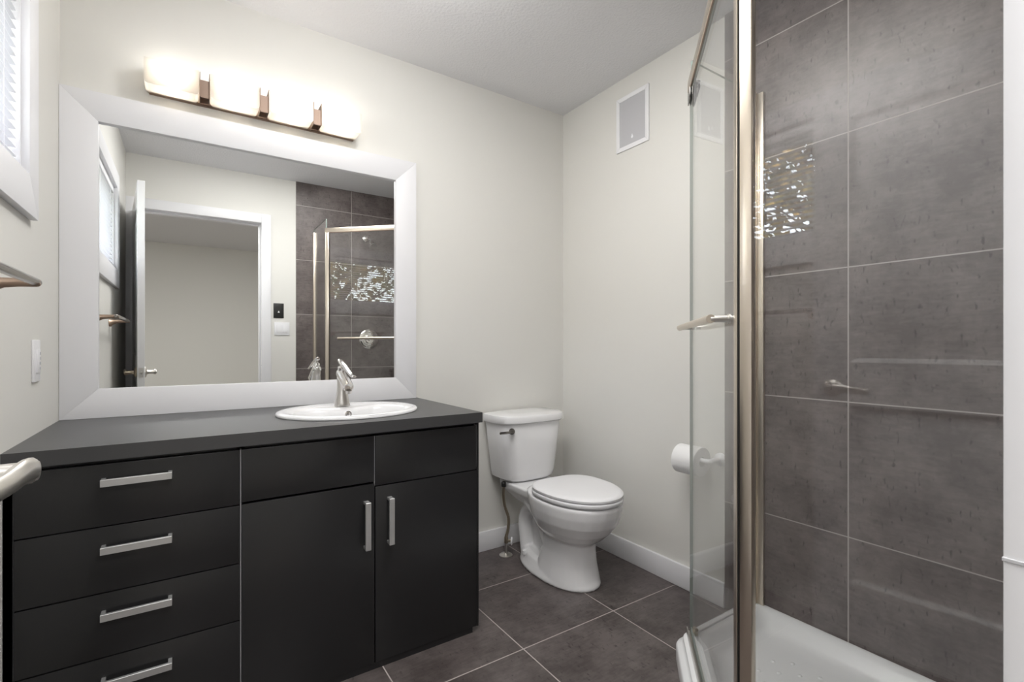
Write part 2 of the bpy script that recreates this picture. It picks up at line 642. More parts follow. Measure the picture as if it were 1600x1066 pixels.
for k, z in enumerate((0.25, 1.05, 1.82)):
    bm = B()
    lathe(bm, [(0.006, 0), (0.006, 0.09)], (DX0 + 0.004, YW + 0.02, z), seg=12)
    obj('hinge', bm, M_antique, trim)

# ------------------------------------------------------------------ the open door leaf
hx, hy = -0.288, 0.098
ex, ey = -0.205, 0.893
dv = Vector((ex - hx, ey - hy, 0))
DL = dv.length
dth = 0.035
ang = math.atan2(dv.y, dv.x)
MD = Matrix.Translation((hx, hy, 0)) @ Matrix.Rotation(ang, 4, 'Z')   # local x along leaf, local -y = shower-side face at y=0
bm = B()
z0, z1 = 0.012, 2.034


def panel_door(bm, L, th, z0, z1):
    core = 0.006
    st = 0.118
    rails = [(z0, 0.225), (0.865, 1.02), (1.905, z1)]
    for (xa, xb) in ((0, st), (L - st, L)):
        box(bm, xa, xb, 0, th, z0, z1, 0.0015, 1)
    for za, zb in rails:
        box(bm, st - 0.001, L - st + 0.001, 0, th, za, zb)
    for za, zb in ((0.225, 0.865), (1.02, 1.905)):
        box(bm, st - 0.001, L - st + 0.001, 0.012, th - 0.012, za - 0.001, zb + 0.001)
        for side in (0, 1):
            # sloped moulding and raised field on each face
            steps = [(0.0, 0.0), (0.006, 0.005), (0.016, 0.0115), (0.030, 0.0115), (0.056, 0.0025)]
            rings = []
            for ins, dep in steps:
                y = dep if side == 0 else th - dep
                rings.append([(st + ins, y, za + ins), (L - st - ins, y, za + ins), (L - st - ins, y, zb - ins), (st + ins, y, zb - ins)])
            R = [[bm.verts.new(Vector(p)) for p in r] for r in rings]
            for a, b in zip(R, R[1:]):
                for i in range(4):
                    j = (i + 1) % 4
                    bm.faces.new((a[i], a[j], b[j], b[i]))
            bm.faces.new(R[-1])


panel_door(bm, DL, dth, z0, z1)
bmesh.ops.transform(bm, matrix=MD, verts=bm.verts)
door = struct('door_1', bm, M_door, 'white two-panel door standing open against the window wall', 'door', smooth=25)


def lever_set(side):
    """side -1: face towards the shower, +1: face towards the window wall."""
    s = side
    yf = 0.0 if s < 0 else dth
    xk = DL - 0.066
    zk = 0.925
    bm = B()
    lathe(bm, [(0.0, 0), (0.032, 0), (0.032, 0.004), (0.028, 0.009), (0.014, 0.014), (0.011, 0.022), (0.0115, 0.040), (0.0135, 0.050), (0.012, 0.058), (0, 0.060)],
          (xk, yf, zk), (0, s, 0), 24)
    pts = smooth_path([(xk + 0.004, yf + s * 0.050, zk), (xk - 0.03, yf + s * 0.053, zk + 0.004), (xk - 0.065, yf + s * 0.052, zk), (xk - 0.10, yf + s * 0.046, zk - 0.004), (xk - 0.112, yf + s * 0.040, zk - 0.003)], 5)
    n = len(pts)
    tube(bm, pts, [0.010 - 0.003 * i / n for i in range(n)], 14, [0.016 - 0.005 * i / n for i in range(n)], round_ends=True)
    bmesh.ops.transform(bm, matrix=MD, verts=bm.verts)
    o = obj('door_handle', bm, M_lever if s < 0 else M_antique, door)
    return o


lever_set(-1)
lever_set(1)
bm = B()
box(bm, DL - 0.001, DL + 0.0012, 0.006, dth - 0.006, 0.897, 0.953)
lathe(bm, [(0.008, 0), (0.0075, 0.007), (0.0, 0.008)], (DL, dth / 2, 0.925), (1, 0, 0), 14)
bmesh.ops.transform(bm, matrix=MD, verts=bm.verts)
o = obj('latch_plate', bm, M_nickel, door); o['label'] = 'metal latch plate in the door edge'

# ------------------------------------------------------------------ window with casing, sash, glass, blind
bm = B()
ring_frame(bm, WY0 - 0.09, WY1 + 0.09, WZ0 - 0.102, WZ1 + 0.09, 0.09, XL, XL + 0.019, plane='yz', wb=0.102)
win = struct('window_1', bm, M_trim, 'white cased horizontal window high on the left wall', 'window')
bm = B()
box(bm, XL - 0.14, XL + 0.002, WY0, WY0 + 0.006, WZ0, WZ1)
box(bm, XL - 0.14, XL + 0.002, WY1 - 0.006, WY1, WZ0, WZ1)
box(bm, XL - 0.14, XL + 0.002, WY0, WY1, WZ0, WZ0 + 0.006)
box(bm, XL - 0.14, XL + 0.002, WY0, WY1, WZ1 - 0.006, WZ1)
obj('jamb_lining', bm, M_trim, win, 0)
bm = B()
ring_frame(bm, WY0 + 0.006, WY1 - 0.006, WZ0 + 0.006, WZ1 - 0.006, 0.04, XL - 0.12, XL - 0.08, plane='yz')
obj('sash', bm, M_plastic, win)
bm = B(); box(bm, XL - 0.103, XL - 0.099, WY0 + 0.044, WY1 - 0.044, WZ0 + 0.044, WZ1 - 0.044)
obj('pane', bm, M_glass, win, 0)

blind = thing('window_blind', 'white horizontal slat blind hanging inside the left window', 'blind', (XL - 0.0185, (WY0 + WY1) / 2, WZ0))
bm = B(); box(bm, XL - 0.0335, XL - -0.0015, WY0 + 0.012, WY1 - 0.012, WZ1 - 0.04, WZ1 - 0.008, 0.003)
obj('headrail', bm, M_blind, blind)
bm = B()
nsl = 18
for k in range(nsl):
    z = WZ0 + 0.034 + k * (WZ1 - 0.055 - WZ0 - 0.034) / (nsl - 1)
    xs = [XL - 0.0290, XL - 0.0165, XL - 0.0040]
    zz = [z - 0.002, z + 0.0022, z + 0.002]
    lo = [[(x, y, h) for y in (WY0 + 0.014, WY1 - 0.014)] for x, h in zip(xs, zz)]
    hi = [[(x, y, h + 0.0016) for y in (WY0 + 0.014, WY1 - 0.014)] for x, h in zip(xs, zz)]
    ring = lambda i: [lo[0][i], lo[1][i], lo[2][i], hi[2][i], hi[1][i], hi[0][i]]
    loft(bm, [ring(0), ring(1)])
obj('slats', bm, M_blind, blind)
bm = B(); box(bm, XL - 0.0295, XL - 0.0035, WY0 + 0.014, WY1 - 0.014, WZ0 + 0.008, WZ0 + 0.024, 0.003)
obj('bottom_rail', bm, M_blind, blind)
for y in (WY0 + 0.12, (WY0 + WY1) / 2, WY1 - 0.12):
    bm = B()
    for x in (XL - 0.0310, XL - 0.0020):
        tube(bm, [(x, y, WZ0 + 0.02), (x, y, WZ1 - 0.03)], 0.0008, 6)
    obj('ladder_cord', bm, M_blind, blind)

# ------------------------------------------------------------------ vanity cabinet
VF = 1.592          # face of doors and drawers
CB = 0.791          # underside of counter
van = thing('vanity_cabinet', 'glossy black vanity cabinet with four drawers and two doors', 'vanity cabinet', (0.28, 1.9, 0))
bm = B()
x0, x1 = XL + 0.001, 0.919
box(bm, x0, x0 + 0.018, VF, D - 0.001, 0.02, CB)
box(bm, x1 - 0.007, x1, VF - 0.001, D - 0.017, 0.02, CB, 0.001, 1)
box(bm, x0, x1, VF + 0.035, D - 0.017, 0.02, 0.036)
box(bm, x0, x1, D - 0.03, D - 0.017, 0.02, CB)
for xp in (0.129, 0.521):
    box(bm, xp - 0.009, xp + 0.009, VF + 0.020, D - 0.03, 0.036, CB)
box(bm, x0, x1 - 0.007, VF + 0.020, VF + 0.045, CB - 0.02, CB)
obj('body', bm, M_black, van, 0)
bm = B(); box(bm, x0 + 0.018, x1 - 0.018, VF + 0.045, VF + 0.055, 0.036, CB)
obj('carcass_back', bm, M_inside, van, 0)
bm = B(); box(bm, x0, x1 - 0.025, VF + 0.003, VF + 0.022, 0.0, 0.021)
obj('toe_kick', bm, M_black, van, 0)
bm = B(); box(bm, x0, -0.342, VF, VF + 0.018, 0.02, CB)
obj('filler_strip', bm, M_black, van, 0)
for q in ((0.1268, 0.1297, 0.022, CB - 0.010), (0.5190, 0.5212, 0.612, CB - 0.012), (0.9085, 0.9110, 0.622, CB - 0.010)):  # pale strips stand in for the lit, lighter edges of the fronts
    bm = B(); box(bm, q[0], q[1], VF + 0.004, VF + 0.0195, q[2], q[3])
    o = obj('lit_edge_strip', bm, M_edge, van, 0); o['label'] = 'pale grey strip standing in for the lit, lighter edge in the gap between fronts'


def pull(parent, x0, x1, z0, z1, vert=False):
    """square U-shaped bar pull: flat face bar on two short legs."""
    bm = B()
    yo = VF - 0.030
    if not vert:
        box(bm, x0, x1, yo, yo + 0.009, z0, z1, 0.0008, 1)
        for a, b in ((x0, x0 + 0.009), (x1 - 0.009, x1)):
            box(bm, a, b, yo + 0.006, VF + 0.001, z0 + 0.001, z1 - 0.001, 0.0006, 1)
    else:
        box(bm, x0, x1, yo, yo + 0.009, z0, z1, 0.0008, 1)
        for a, b in ((z0, z0 + 0.009), (z1 - 0.009, z1)):
            box(bm, x0 + 0.001, x1 - 0.001, yo + 0.006, VF + 0.001, a, b, 0.0006, 1)
    o = obj('handle', bm, M_handle, parent)
    o['label'] = 'satin silver bar handle'
    return o


def front(name, x0, x1, z0, z1):
    bm = B()
    box(bm, x0, x1, VF, VF + 0.018, z0, z1, 0.0012, 2)
    return obj(name, bm, M_black, van)


dz = [(0.622, 0.779), (0.4535, 0.619), (0.2895, 0.4505), (0.0215, 0.2865)]
hz = [0.736, 0.5665, 0.400, 0.2305]
for (a, b), h in zip(dz, hz):
    d = front('drawer', -0.340, 0.1258, a, b)
    pull(d, -0.181, -0.034, h - 0.009, h + 0.009)
front('false_front', 0.1305, 0.5185, 0.627, 0.779)
front('false_front', 0.5225, 0.9085, 0.613, 0.779)
d = front('cabinet_door', 0.1305, 0.5190, 0.0215, 0.620)
pull(d, 0.481, 0.499, 0.413, 0.568, True)
d = front('cabinet_door', 0.5225, 0.9110, 0.0215, 0.609)
pull(d, 0.5605, 0.5785, 0.414, 0.569, True)

# countertop (its own piece, cut out for the basin)
SC = (0.515, 1.872)
bm = B()
N_ = 64
cx, cy = SC


def rect_ring(z):
    out = []
    X0, X1, Y0, Y1 = XL, 0.927, 1.577, D
    for k in range(N_):
        t = 2 * PI * k / N_
        c, s = math.cos(t), math.sin(t)
        tx = ((X1 - cx) / c) if c > 1e-9 else ((X0 - cx) / c if c < -1e-9 else 1e9)
        ty = ((Y1 - cy) / s) if s > 1e-9 else ((Y0 - cy) / s if s < -1e-9 else 1e9)
        r = min(tx, ty)
        out.append(Vector((cx + c * r, cy + s * r, z)))
    # snap nearest samples to the four corners
    for X in (X0, X1):
        for Y in (Y0, Y1):
            i = min(range(N_), key=lambda i: (out[i].x - X) ** 2 + (out[i].y - Y) ** 2)
            out[i] = Vector((X, Y, z))
    return out


def hole_ring(z):
    return [Vector((cx + 0.230 * math.cos(2 * PI * k / N_), cy + 0.192 * math.sin(2 * PI * k / N_), z)) for k in range(N_)]


loft(bm, [hole_ring(0.829), rect_ring(0.829), rect_ring(CB), hole_ring(CB)], cap=False, closed=True)
o = obj('countertop', bm, M_counter, None, 25)
tag(o, 'charcoal laminate countertop on the black vanity cabinet', 'countertop')

# ------------------------------------------------------------------ basin
sink = thing('sink_basin', 'white oval drop-in basin set in the charcoal countertop', 'sink', (cx, cy, 0.829))
bm = B()
A_, B_ = 0.258, 0.222
icx, icy = cx, 1.815


def el(px, py, a, b, z, n=2.0, seg=72, notch=0.0):
    out = []
    for x, y, h in superell(px, py, a, b, b, z, n, seg=seg):
        if y > py and notch:
            y -= notch * math.exp(-((x - px) / 0.085) ** 2) * (y - py) / b
        out.append((x, y, h))
    return out


rings = [el(cx, cy, A_ - 0.008, B_ - 0.008, 0.8292), el(cx, cy, A_ - 0.001, B_ - 0.001, 0.8302), el(cx, cy, A_, B_, 0.835), el(cx, cy, A_ - 0.004, B_ - 0.004, 0.8405),
         el(cx, cy, A_ - 0.012, B_ - 0.012, 0.8425), el(cx, cy - 0.006, A_ - 0.022, B_ - 0.021, 0.8425),
         el(icx, icy, 0.214, 0.163, 0.840, 2.0, 72, 0.075),
         el(icx, icy, 0.207, 0.156, 0.836, 2.0, 72, 0.085), el(icx, icy, 0.201, 0.150, 0.824, 2.0, 72, 0.086),
         el(icx, icy, 0.190, 0.138, 0.79, 2.0, 72, 0.078), el(icx, icy, 0.165, 0.112, 0.745, 2.0, 72, 0.05), el(icx, icy, 0.11, 0.07, 0.716, 2.0, 72, 0.02), el(icx, icy, 0.04, 0.028, 0.709), el(icx, icy, 0.018, 0.018, 0.708)]
outer = [el(icx, icy, 0.018, 0.018, 0.700), el(icx, icy, 0.12, 0.078, 0.704), el(icx, icy, 0.180, 0.125, 0.74), el(icx, icy, 0.208, 0.156, 0.80), el(cx, cy, 0.22, 0.178, 0.8285)]
loft(bm, rings + outer, cap=False, closed=True)
obj('basin', bm, M_porc, sink, 60)
bm = B()
lathe(bm, [(0.0, 0.0), (0.0125, 0.0), (0.0125, 0.003), (0.008, 0.0035), (0.007, 0.001), (0.0, 0.001)], (icx - 0.004, icy + 0.0645, 0.8185), (0, -1, 0.12), 20)
o = obj('overflow_ring', bm, M_chrome, sink); o['label'] = 'small chrome overflow ring'
bm = B()
lathe(bm, [(0.0, 0), (0.021, 0), (0.021, 0.004), (0.014, 0.006), (0.0, 0.004)], (icx, icy, 0.7085), (0, 0, 1), 24)
obj('drain', bm, M_chrome, sink)

# ------------------------------------------------------------------ faucet
FX, FY, FZ = 0.511, 1.966, 0.8420
fau = thing('faucet', 'chrome single-lever faucet on the back rim of the basin', 'faucet', (FX, FY, FZ))
bm = B()
secs = [(0.0, 0.029, 0.029, 0.0), (0.004, 0.030, 0.030, 0.0), (0.010, 0.028, 0.029, 0.0), (0.035, 0.0235, 0.026, 0.002), (0.065, 0.0185, 0.022, 0.005), (0.092, 0.0165, 0.020, 0.009), (0.120, 0.0165, 0.019, 0.012), (0.135, 0.014, 0.016, 0.012)]
loft(bm, [superell(FX, FY + dy, a, b, b, FZ + z, 2.4, seg=32) for z, a, b, dy in secs])
obj('body', bm, M_nickel, fau, 50)
bm = B()
lathe(bm, [(0.0, -0.004), (0.012, -0.003), (0.019, 0.003), (0.0215, 0.012), (0.0215, 0.03), (0.0195, 0.125), (0.0185, 0.128), (0.015, 0.128), (0.015, 0.122), (0.0, 0.122)], (FX, FY + 0.022, FZ + 0.133), (0, -0.90, -0.43), 28)
obj('spout', bm, M_chrome, fau, 40)
bm = B()
lathe(bm, [(0.0, 0), (0.0115, 0), (0.0115, 0.012), (0.0, 0.012)], (FX, FY - 0.090, FZ + 0.058), (0, -0.35, 1), 18)
obj('aerator', bm, M_nickel, fau)
bm = B()
lathe(bm, [(0.0, 0.0), (0.0165, 0.0), (0.0165, 0.014), (0.010, 0.018), (0.008, 0.030), (0.0, 0.031)], (FX, FY + 0.004, FZ + 0.139), (0, -0.25, 1), 20)
obj('collar', bm, M_chrome, fau)
bm = B()
lv = [(FX, FY + 0.034, FZ + 0.178), (FX, FY + 0.01, FZ + 0.172), (FX, FY - 0.05, FZ + 0.155), (FX, FY - 0.11, FZ + 0.136), (FX, FY - 0.150, FZ + 0.124), (FX, FY - 0.162, FZ + 0.124)]
tube(bm, lv, [0.010, 0.012, 0.0115, 0.0105, 0.0095, 0.009], 18, [0.009, 0.0105, 0.009, 0.007, 0.005, 0.004], round_ends=True)
obj('lever', bm, M_chrome, fau)

# ------------------------------------------------------------------ mirror
mir = thing('wall_mirror', 'large mirror in a wide white frame above the vanity', 'mirror', (0.28, D, 0.83))
bm = B()
ring_frame(bm, XL + 0.001, 0.915, 0.8295, 1.958, 0.101, D - 0.022, D, bev=0.0008)
obj('frame', bm, M_trim, mir, 25)
bm = B(); box(bm, -0.26, 0.816, D - 0.008, D - 0.004, 0.929, 1.860)
obj('mirror_glass', bm, M_mirror, mir, 0)

# ------------------------------------------------------------------ vanity light
vl = thing('vanity_light', 'four-shade bronze bath light above the mirror, switched on', 'wall light', (0.25, D, 2.03))
bm = B(); box(bm, -0.115, 0.618, D - 0.022, D, 2.003, 2.075, 0.002)
obj('backplate', bm, M_bronze, vl)
bm = B(); box(bm, -0.116, 0.619, D - 0.012, D, 1.9995, 2.0025)
obj('lower_rail', bm, M_brown, vl)
sx = [-0.127, 0.0715, 0.2695, 0.4675]
for k in range(3):
    g0, g1 = sx[k] + 0.163, sx[k + 1]
    bm = B()
    box(bm, g0 + 0.003, g1 - 0.003, D - 0.088, D - 0.084, 1.998, 2.062, 0.0006, 1)
    for a in (g0 + 0.0015, g1 - 0.0035):
        box(bm, a, a + 0.002, D - 0.094, D - 0.02, 1.998, 2.088, 0.0004, 1)
    obj('bracket', bm, M_brown, vl)


def shade(x):
    """frosted glass trough: front with rounded lower corners, short returns, open top and back."""
    w, zt, zb, yf, yb = 0.163, 2.090, 2.001, D - 0.094, D - 0.004
    r = 0.014
    th = 0.004

    def outline(ins):
        pts = [(x + ins, zt)]
        for k in range(7):
            a = PI + (PI / 2) * k / 6
            pts.append((x + r + (r - ins) * math.cos(a), zb + r + (r - ins) * math.sin(a)))
        for k in range(7):
            a = 1.5 * PI + (PI / 2) * k / 6
            pts.append((x + w - r + (r - ins) * math.cos(a), zb + r + (r - ins) * math.sin(a)))
        pts.append((x + w - ins, zt))
        return pts
    bm = B()
    o_, i_ = outline(0), outline(th)

    def row(pts, y):
        return [bm.verts.new(Vector((px, y, pz))) for px, pz in pts]
    of, ob, if_, ib = row(o_, yf), row(o_, yb), row(i_, yf + th), row(i_, yb)
    n = len(o_)
    for k in range(n - 1):
        bm.faces.new((of[k], of[k + 1], ob[k + 1], ob[k]))
        bm.faces.new((if_[k], if_[k + 1], ib[k + 1], ib[k]))
        bm.faces.new((ob[k], ob[k + 1], ib[k + 1], ib[k]))
    bm.faces.new(of)
    bm.faces.new(list(reversed(if_)))
    for a, b, c, d in ((of[0], if_[0], ib[0], ob[0]), (of[-1], if_[-1], ib[-1], ob[-1]), (of[0], of[-1], if_[-1], if_[0])):
        bm.faces.new((a, b, c, d))
    s = obj('lamp_shade', bm, M_shade, vl, 30)
    s['label'] = 'frosted glass shade glowing white'
    bm = B()
    xc, yc, zc = x + w / 2, (yf + yb) / 2 + 0.004, 2.046
    lathe(bm, [(0.0, -0.018), (0.010, -0.016), (0.015, -0.006), (0.015, 0.006), (0.010, 0.016), (0.0, 0.018)], (xc, yc, zc), (1, 0, 0), 16)
    obj('bulb', bm, M_bulb, s)
    for sgn in (-1, 1):
        bm = B(); lathe(bm, [(0.008, 0.0), (0.008, 0.016), (0.0, 0.017)], (xc + sgn * 0.060, yc - 0.01, zc + 0.016), (0, 1, 0), 12)
        obj('socket', bm, M_nickel, s)
    d = bpy.data.lights.new('vanity_bulb_light', 'POINT')
    d.energy = 0.26
    d.color = (1.0, 0.96, 0.90)
    d.shadow_soft_size = 0.022
    l = bpy.data.objects.new('vanity_bulb_light', d)
    COL.objects.link(l)
    l.location = (xc, yc, zc + 0.03)


for x in sx:
    shade(x)

# ------------------------------------------------------------------ toilet
TX = 1.487
toi = thing('toilet', 'white two-piece toilet with closed lid beside the vanity', 'toilet', (TX, 1.8, 0))
bm = B()
egg = lambda z, yf, yb, a, yw_, n=2.1, nb=None: superell(TX, yw_, a, yw_ - yf, yb - yw_, z, n, nb, seg=40)
# foot plate with bolt ledge
loft(bm, [egg(0.0, 1.565, 2.065, 0.134, 1.80, 2.1), egg(0.012, 1.563, 2.066, 0.136, 1.80, 2.1), egg(0.035, 1.575, 2.05, 0.126, 1.80, 2.1), egg(0.062, 1.585, 2.04, 0.113, 1.80, 2.2), egg(0.075, 1.60, 2.02, 0.095, 1.80, 2.2)])
# front column
loft(bm, [egg(0.001, 1.566, 1.85, 0.130, 1.76, 2.1, 4.5), egg(0.03, 1.574, 1.85, 0.125, 1.75, 2.1, 4.5), egg(0.09, 1.590, 1.85, 0.116, 1.745, 2.1, 4.5), egg(0.15, 1.597, 1.83, 0.110, 1.74, 2.1, 4), egg(0.20, 1.592, 1.83, 0.110, 1.74, 2.1, 3), egg(0.24, 1.575, 1.86, 0.120, 1.73), egg(0.28, 1.55, 1.88, 0.14, 1.72)])
# bowl
loft(bm, [egg(0.195, 1.585, 1.86, 0.095, 1.73), egg(0.222, 1.545, 1.89, 0.128, 1.72), egg(0.255, 1.510, 1.91, 0.153, 1.71), egg(0.30, 1.477, 1.93, 0.173, 1.70), egg(0.345, 1.459, 1.945, 0.183, 1.70), egg(0.38, 1.452, 1.95, 0.186, 1.70), egg(0.392, 1.455, 1.95, 0.183, 1.70)])
# rear deck under the tank
dk = lambda z, yf, yb, a, n=5: superell(TX, (yf + yb) / 2, a, (yb - yf) / 2, (yb - yf) / 2, z, n, seg=40)
loft(bm, [dk(0.285, 1.85, 2.08, 0.075), dk(0.32, 1.84, 2.14, 0.105), dk(0.35, 1.83, 2.175, 0.128), dk(0.378, 1.83, 2.18, 0.132), dk(0.384, 1.835, 2.175, 0.128)])
# trapway
tp = smooth_path([(TX, 1.80, 0.26), (TX, 1.90, 0.285), (TX, 1.985, 0.265), (TX, 2.025, 0.20), (TX, 2.02, 0.12), (TX, 2.005, 0.03)], 6)
tube(bm, tp, 0.040, 20, 0.080, up=Vector((1, 0, 0)))
tube(bm, smooth_path([(TX, 1.95, 0.315), (TX, 1.88, 0.27), (TX, 1.83, 0.21), (TX, 1.79, 0.15), (TX, 1.74, 0.12)], 6), 0.032, 18, 0.108, up=Vector((1, 0, 0)))
loft(bm, [superell(TX, 1.90, 0.036, 0.12, 0.10, z, 3, seg=24) for z in (0.02, 0.29)])
bowl = obj('bowl', bm, M_porc, toi, 0)
rm = bowl.modifiers.new('fuse', 'REMESH')
rm.mode = 'VOXEL'
rm.voxel_size = 0.005
rm.use_smooth_shade = True
smm = bowl.modifiers.new('soften', 'SMOOTH')
smm.factor = 0.5
smm.iterations = 4
for sgn in (-1, 1):
    bm = B()
    lathe(bm, [(0.016, 0), (0.016, 0.008), (0.012, 0.018), (0.0, 0.022)], (TX + sgn * 0.092, 1.955, 0.052), (sgn * 0.2, 0, 1), 18)
    obj('bolt_cap', bm, M_porc, toi)
# tank
bm = B()
tk = lambda z, a, yf, yb=2.188: superell(TX + 0.004, 2.12, a, 2.12 - yf, yb - 2.12, z, 3.5, 9, seg=56)
loft(bm, [tk(0.385, 0.110, 2.03, 2.17), tk(0.390, 0.138, 2.010, 2.185), tk(0.402, 0.157, 2.000), tk(0.43, 0.164, 1.995), tk(0.55, 0.180, 1.988), tk(0.685, 0.197, 1.980), tk(0.690, 0.195, 1.983)])
obj('tank', bm, M_porc, toi, 40)
bm = B()
loft(bm, [tk(0.6885, 0.200, 1.985), tk(0.689, 0.208, 1.973), tk(0.694, 0.2105, 1.966), tk(0.718, 0.2115, 1.964), tk(0.727, 0.209, 1.970), tk(0.731, 0.195, 1.985), tk(0.733, 0.10, 2.05)])
obj('tank_lid', bm, M_porc, toi, 40)
# seat and lid
st = lambda z, ins, yb=1.862: superell(TX, 1.69, 0.184 - ins, 0.245 - ins, (yb - 1.69) - ins * 0.6, z, 2.05, 3.0, seg=56)
bm = B()
inner = lambda z: superell(TX, 1.67, 0.115, 0.15, 0.13, z, 2.0, 2.2, seg=56)
loft(bm, [inner(0.398), st(0.398, 0.006), st(0.401, 0.002), st(0.414, 0.001), st(0.4175, 0.004), inner(0.4175)], cap=False, closed=True)
obj('seat', bm, M_plastic, toi, 50)
bm = B()
loft(bm, [st(0.4215, 0.012), st(0.4225, 0.003), st(0.431, 0.002), st(0.436, 0.007), st(0.4395, 0.022), st(0.442, 0.06), st(0.443, 0.12)])
obj('lid', bm, M_plastic, toi, 50)
for sgn in (-1, 1):
    bm = B(); tube(bm, [(TX + sgn * 0.055, 1.872, 0.405), (TX + sgn * 0.095, 1.872, 0.405)], 0.013, 14, round_ends=True)
    obj('hinge', bm, M_plastic, toi)
bm = B()
lathe(bm, [(0.0, 0.0), (0.016, 0.0), (0.016, 0.006), (0.012, 0.012), (0.0, 0.013)], (1.338, 1.9925, 0.655), (0, -1, 0), 20)
tube(bm, smooth_path([(1.338, 1.975, 0.655), (1.315, 1.968, 0.656), (1.285, 1.966, 0.657), (1.258, 1.970, 0.657)], 4), 0.0045, 10, 0.0065, round_ends=True)
o = obj('flush_lever', bm, M_darkchrome, toi); o['label'] = 'dark chrome flush lever'

# supply line to the tank
sup = thing('water_supply_line', 'braided bronze supply hose from floor valve to toilet tank', 'supply hose', (1.366, 2.09, 0))
bm = B(); tube(bm, smooth_path([(1.352, 2.085, 0.362), (1.352, 2.088, 0.31), (1.363, 2.09, 0.25), (1.384, 2.09, 0.19), (1.383, 2.09, 0.14), (1.372, 2.09, 0.10)], 8), 0.0078, 12)
obj('hose', bm, M_antique, sup)
bm = B(); lathe(bm, [(0.013, 0), (0.0145, 0.004), (0.0145, 0.020), (0.011, 0.024)], (1.352, 2.085, 0.358), (0, 0, 1), 8)
o = obj('nut', bm, M_dark, sup); o['label'] = 'dark coupling nut under the tank'
bm = B()
lathe(bm, [(0.009, 0), (0.0105, 0.004), (0.0105, 0.030), (0.008, 0.034), (0.0065, 0.045)], (1.370, 2.09, 0.062), (0, 0, 1), 12)
lathe(bm, [(0.006, 0), (0.006, 0.022)], (1.372, 2.088, 0.075), (0.7, -0.7, 0), 10)
obj('valve', bm, M_antique, sup)
bm = B()
lathe(bm, [(0.0, 0), (0.020, 0.001), (0.021, 0.005), (0.016, 0.009), (0.0, 0.010)], (1.388, 2.072, 0.075), (0.7, -0.7, 0), 18)
o = obj('valve_knob', bm, M_plastic, sup); o['label'] = 'oval white valve knob'
bm = B()
lathe(bm, [(0.0075, 0.004), (0.0075, 0.07)], (1.369, 2.09, 0), (0, 0, 1), 12)
lathe(bm, [(0.034, 0), (0.034, 0.003), (0.026, 0.008), (0.010, 0.012), (0.010, 0.016)], (1.368, 2.09, 0.0), (0, 0, 1), 24)
o = obj('floor_flange', bm, M_nickel, sup); o['label'] = 'round flange where the pipe leaves the floor'

# ------------------------------------------------------------------ wall grille
gr = thing('wall_grille', 'white-framed grey mesh grille flush in the wall near the ceiling', 'grille', (XR, 1.668, 2.07))
bm = B(); ring_frame(bm, 1.563, 1.773, 2.068, 2.343, 0.022, XR - 0.008, XR, plane='yz', bev=0.0025)
obj('frame', bm, M_plastic, gr)
bm = B(); box(bm, XR - 0.005, XR - 0.001, 1.584, 1.752, 2.089, 2.322)
obj('mesh_panel', bm, M_grille, gr, 0)
bm = B()
lathe(bm, [(0.0, 0), (0.007, 0), (0.007, 0.0012), (0, 0.0015)], (XR - 0.005, 1.668, 2.122), (-1, 0, 0), 16)
box(bm, XR - 0.0063, XR - 0.005, 1.6655, 1.6705, 2.122, 2.136)
o = obj('badge', bm, M_plastic, gr); o['label'] = 'tiny white badge low on the mesh'

# ------------------------------------------------------------------ toilet paper
ph = thing('toilet_paper_holder', 'white single-post paper holder on the wall beside the shower', 'paper holder', (XR, 1.188, 0.607))
bm = B()
lathe(bm, [(0.0, 0), (0.027, 0), (0.027, 0.006), (0.020, 0.012), (0.012, 0.02), (0.011, 0.07)], (XR, 1.190, 0.607), (-1, 0, 0), 24)
obj('wall_post', bm, M_plastic, ph)
bm = B()
tube(bm, smooth_path([(XR - 0.066, 1.190, 0.607), (XR - 0.078, 1.194, 0.607), (XR - 0.081, 1.21, 0.607), (XR - 0.081, 1.28, 0.607), (XR - 0.081, 1.345, 0.607)], 5), 0.0095, 14, round_ends=True)
obj('arm', bm, M_plastic, ph)
bm = B()
cy0, cy1 = 1.222, 1.330
px, pz = XR - 0.081, 0.600
prof = [(0.020, 0), (0.058, 0), (0.060, 0.002), (0.060, cy1 - cy0 - 0.002), (0.058, cy1 - cy0), (0.020, cy1 - cy0)]
R = []
for r, h in prof:
    R.append([(px + r * math.cos(2 * PI * k / 40), cy0 + h, pz + r * math.sin(2 * PI * k / 40)) for k in range(40)])
loft(bm, R, cap=False, closed=True)
roll = thing('toilet_paper_roll', 'roll of white toilet paper on the white wall holder', 'toilet paper', (px, (cy0 + cy1) / 2, pz - 0.06))
obj('roll', bm, M_paper, roll)
bm = B()
sh_ = []
for k in range(9):
    a = PI + PI * 0.42 * k / 8
    sh_.append((px + 0.0612 * math.cos(a), pz + 0.0612 * math.sin(a)))
lo = [[(x, y, z) for x, z in sh_] for y in (cy0 + 0.001, cy1 - 0.001)]
R1 = [[bm.verts.new(Vector(p)) for p in r] for r in lo]
R2 = [[bm.verts.new(Vector((p[0] * 1.0 - 0.0006, p[1], p[2] - 0.0006))) for p in r] for r in lo]
for Rr in (R1, R2):
    for i in range(8):
        bm.faces.new((Rr[0][i], Rr[0][i + 1], Rr[1][i + 1], Rr[1][i]))
obj('loose_sheet', bm, M_paper, roll)

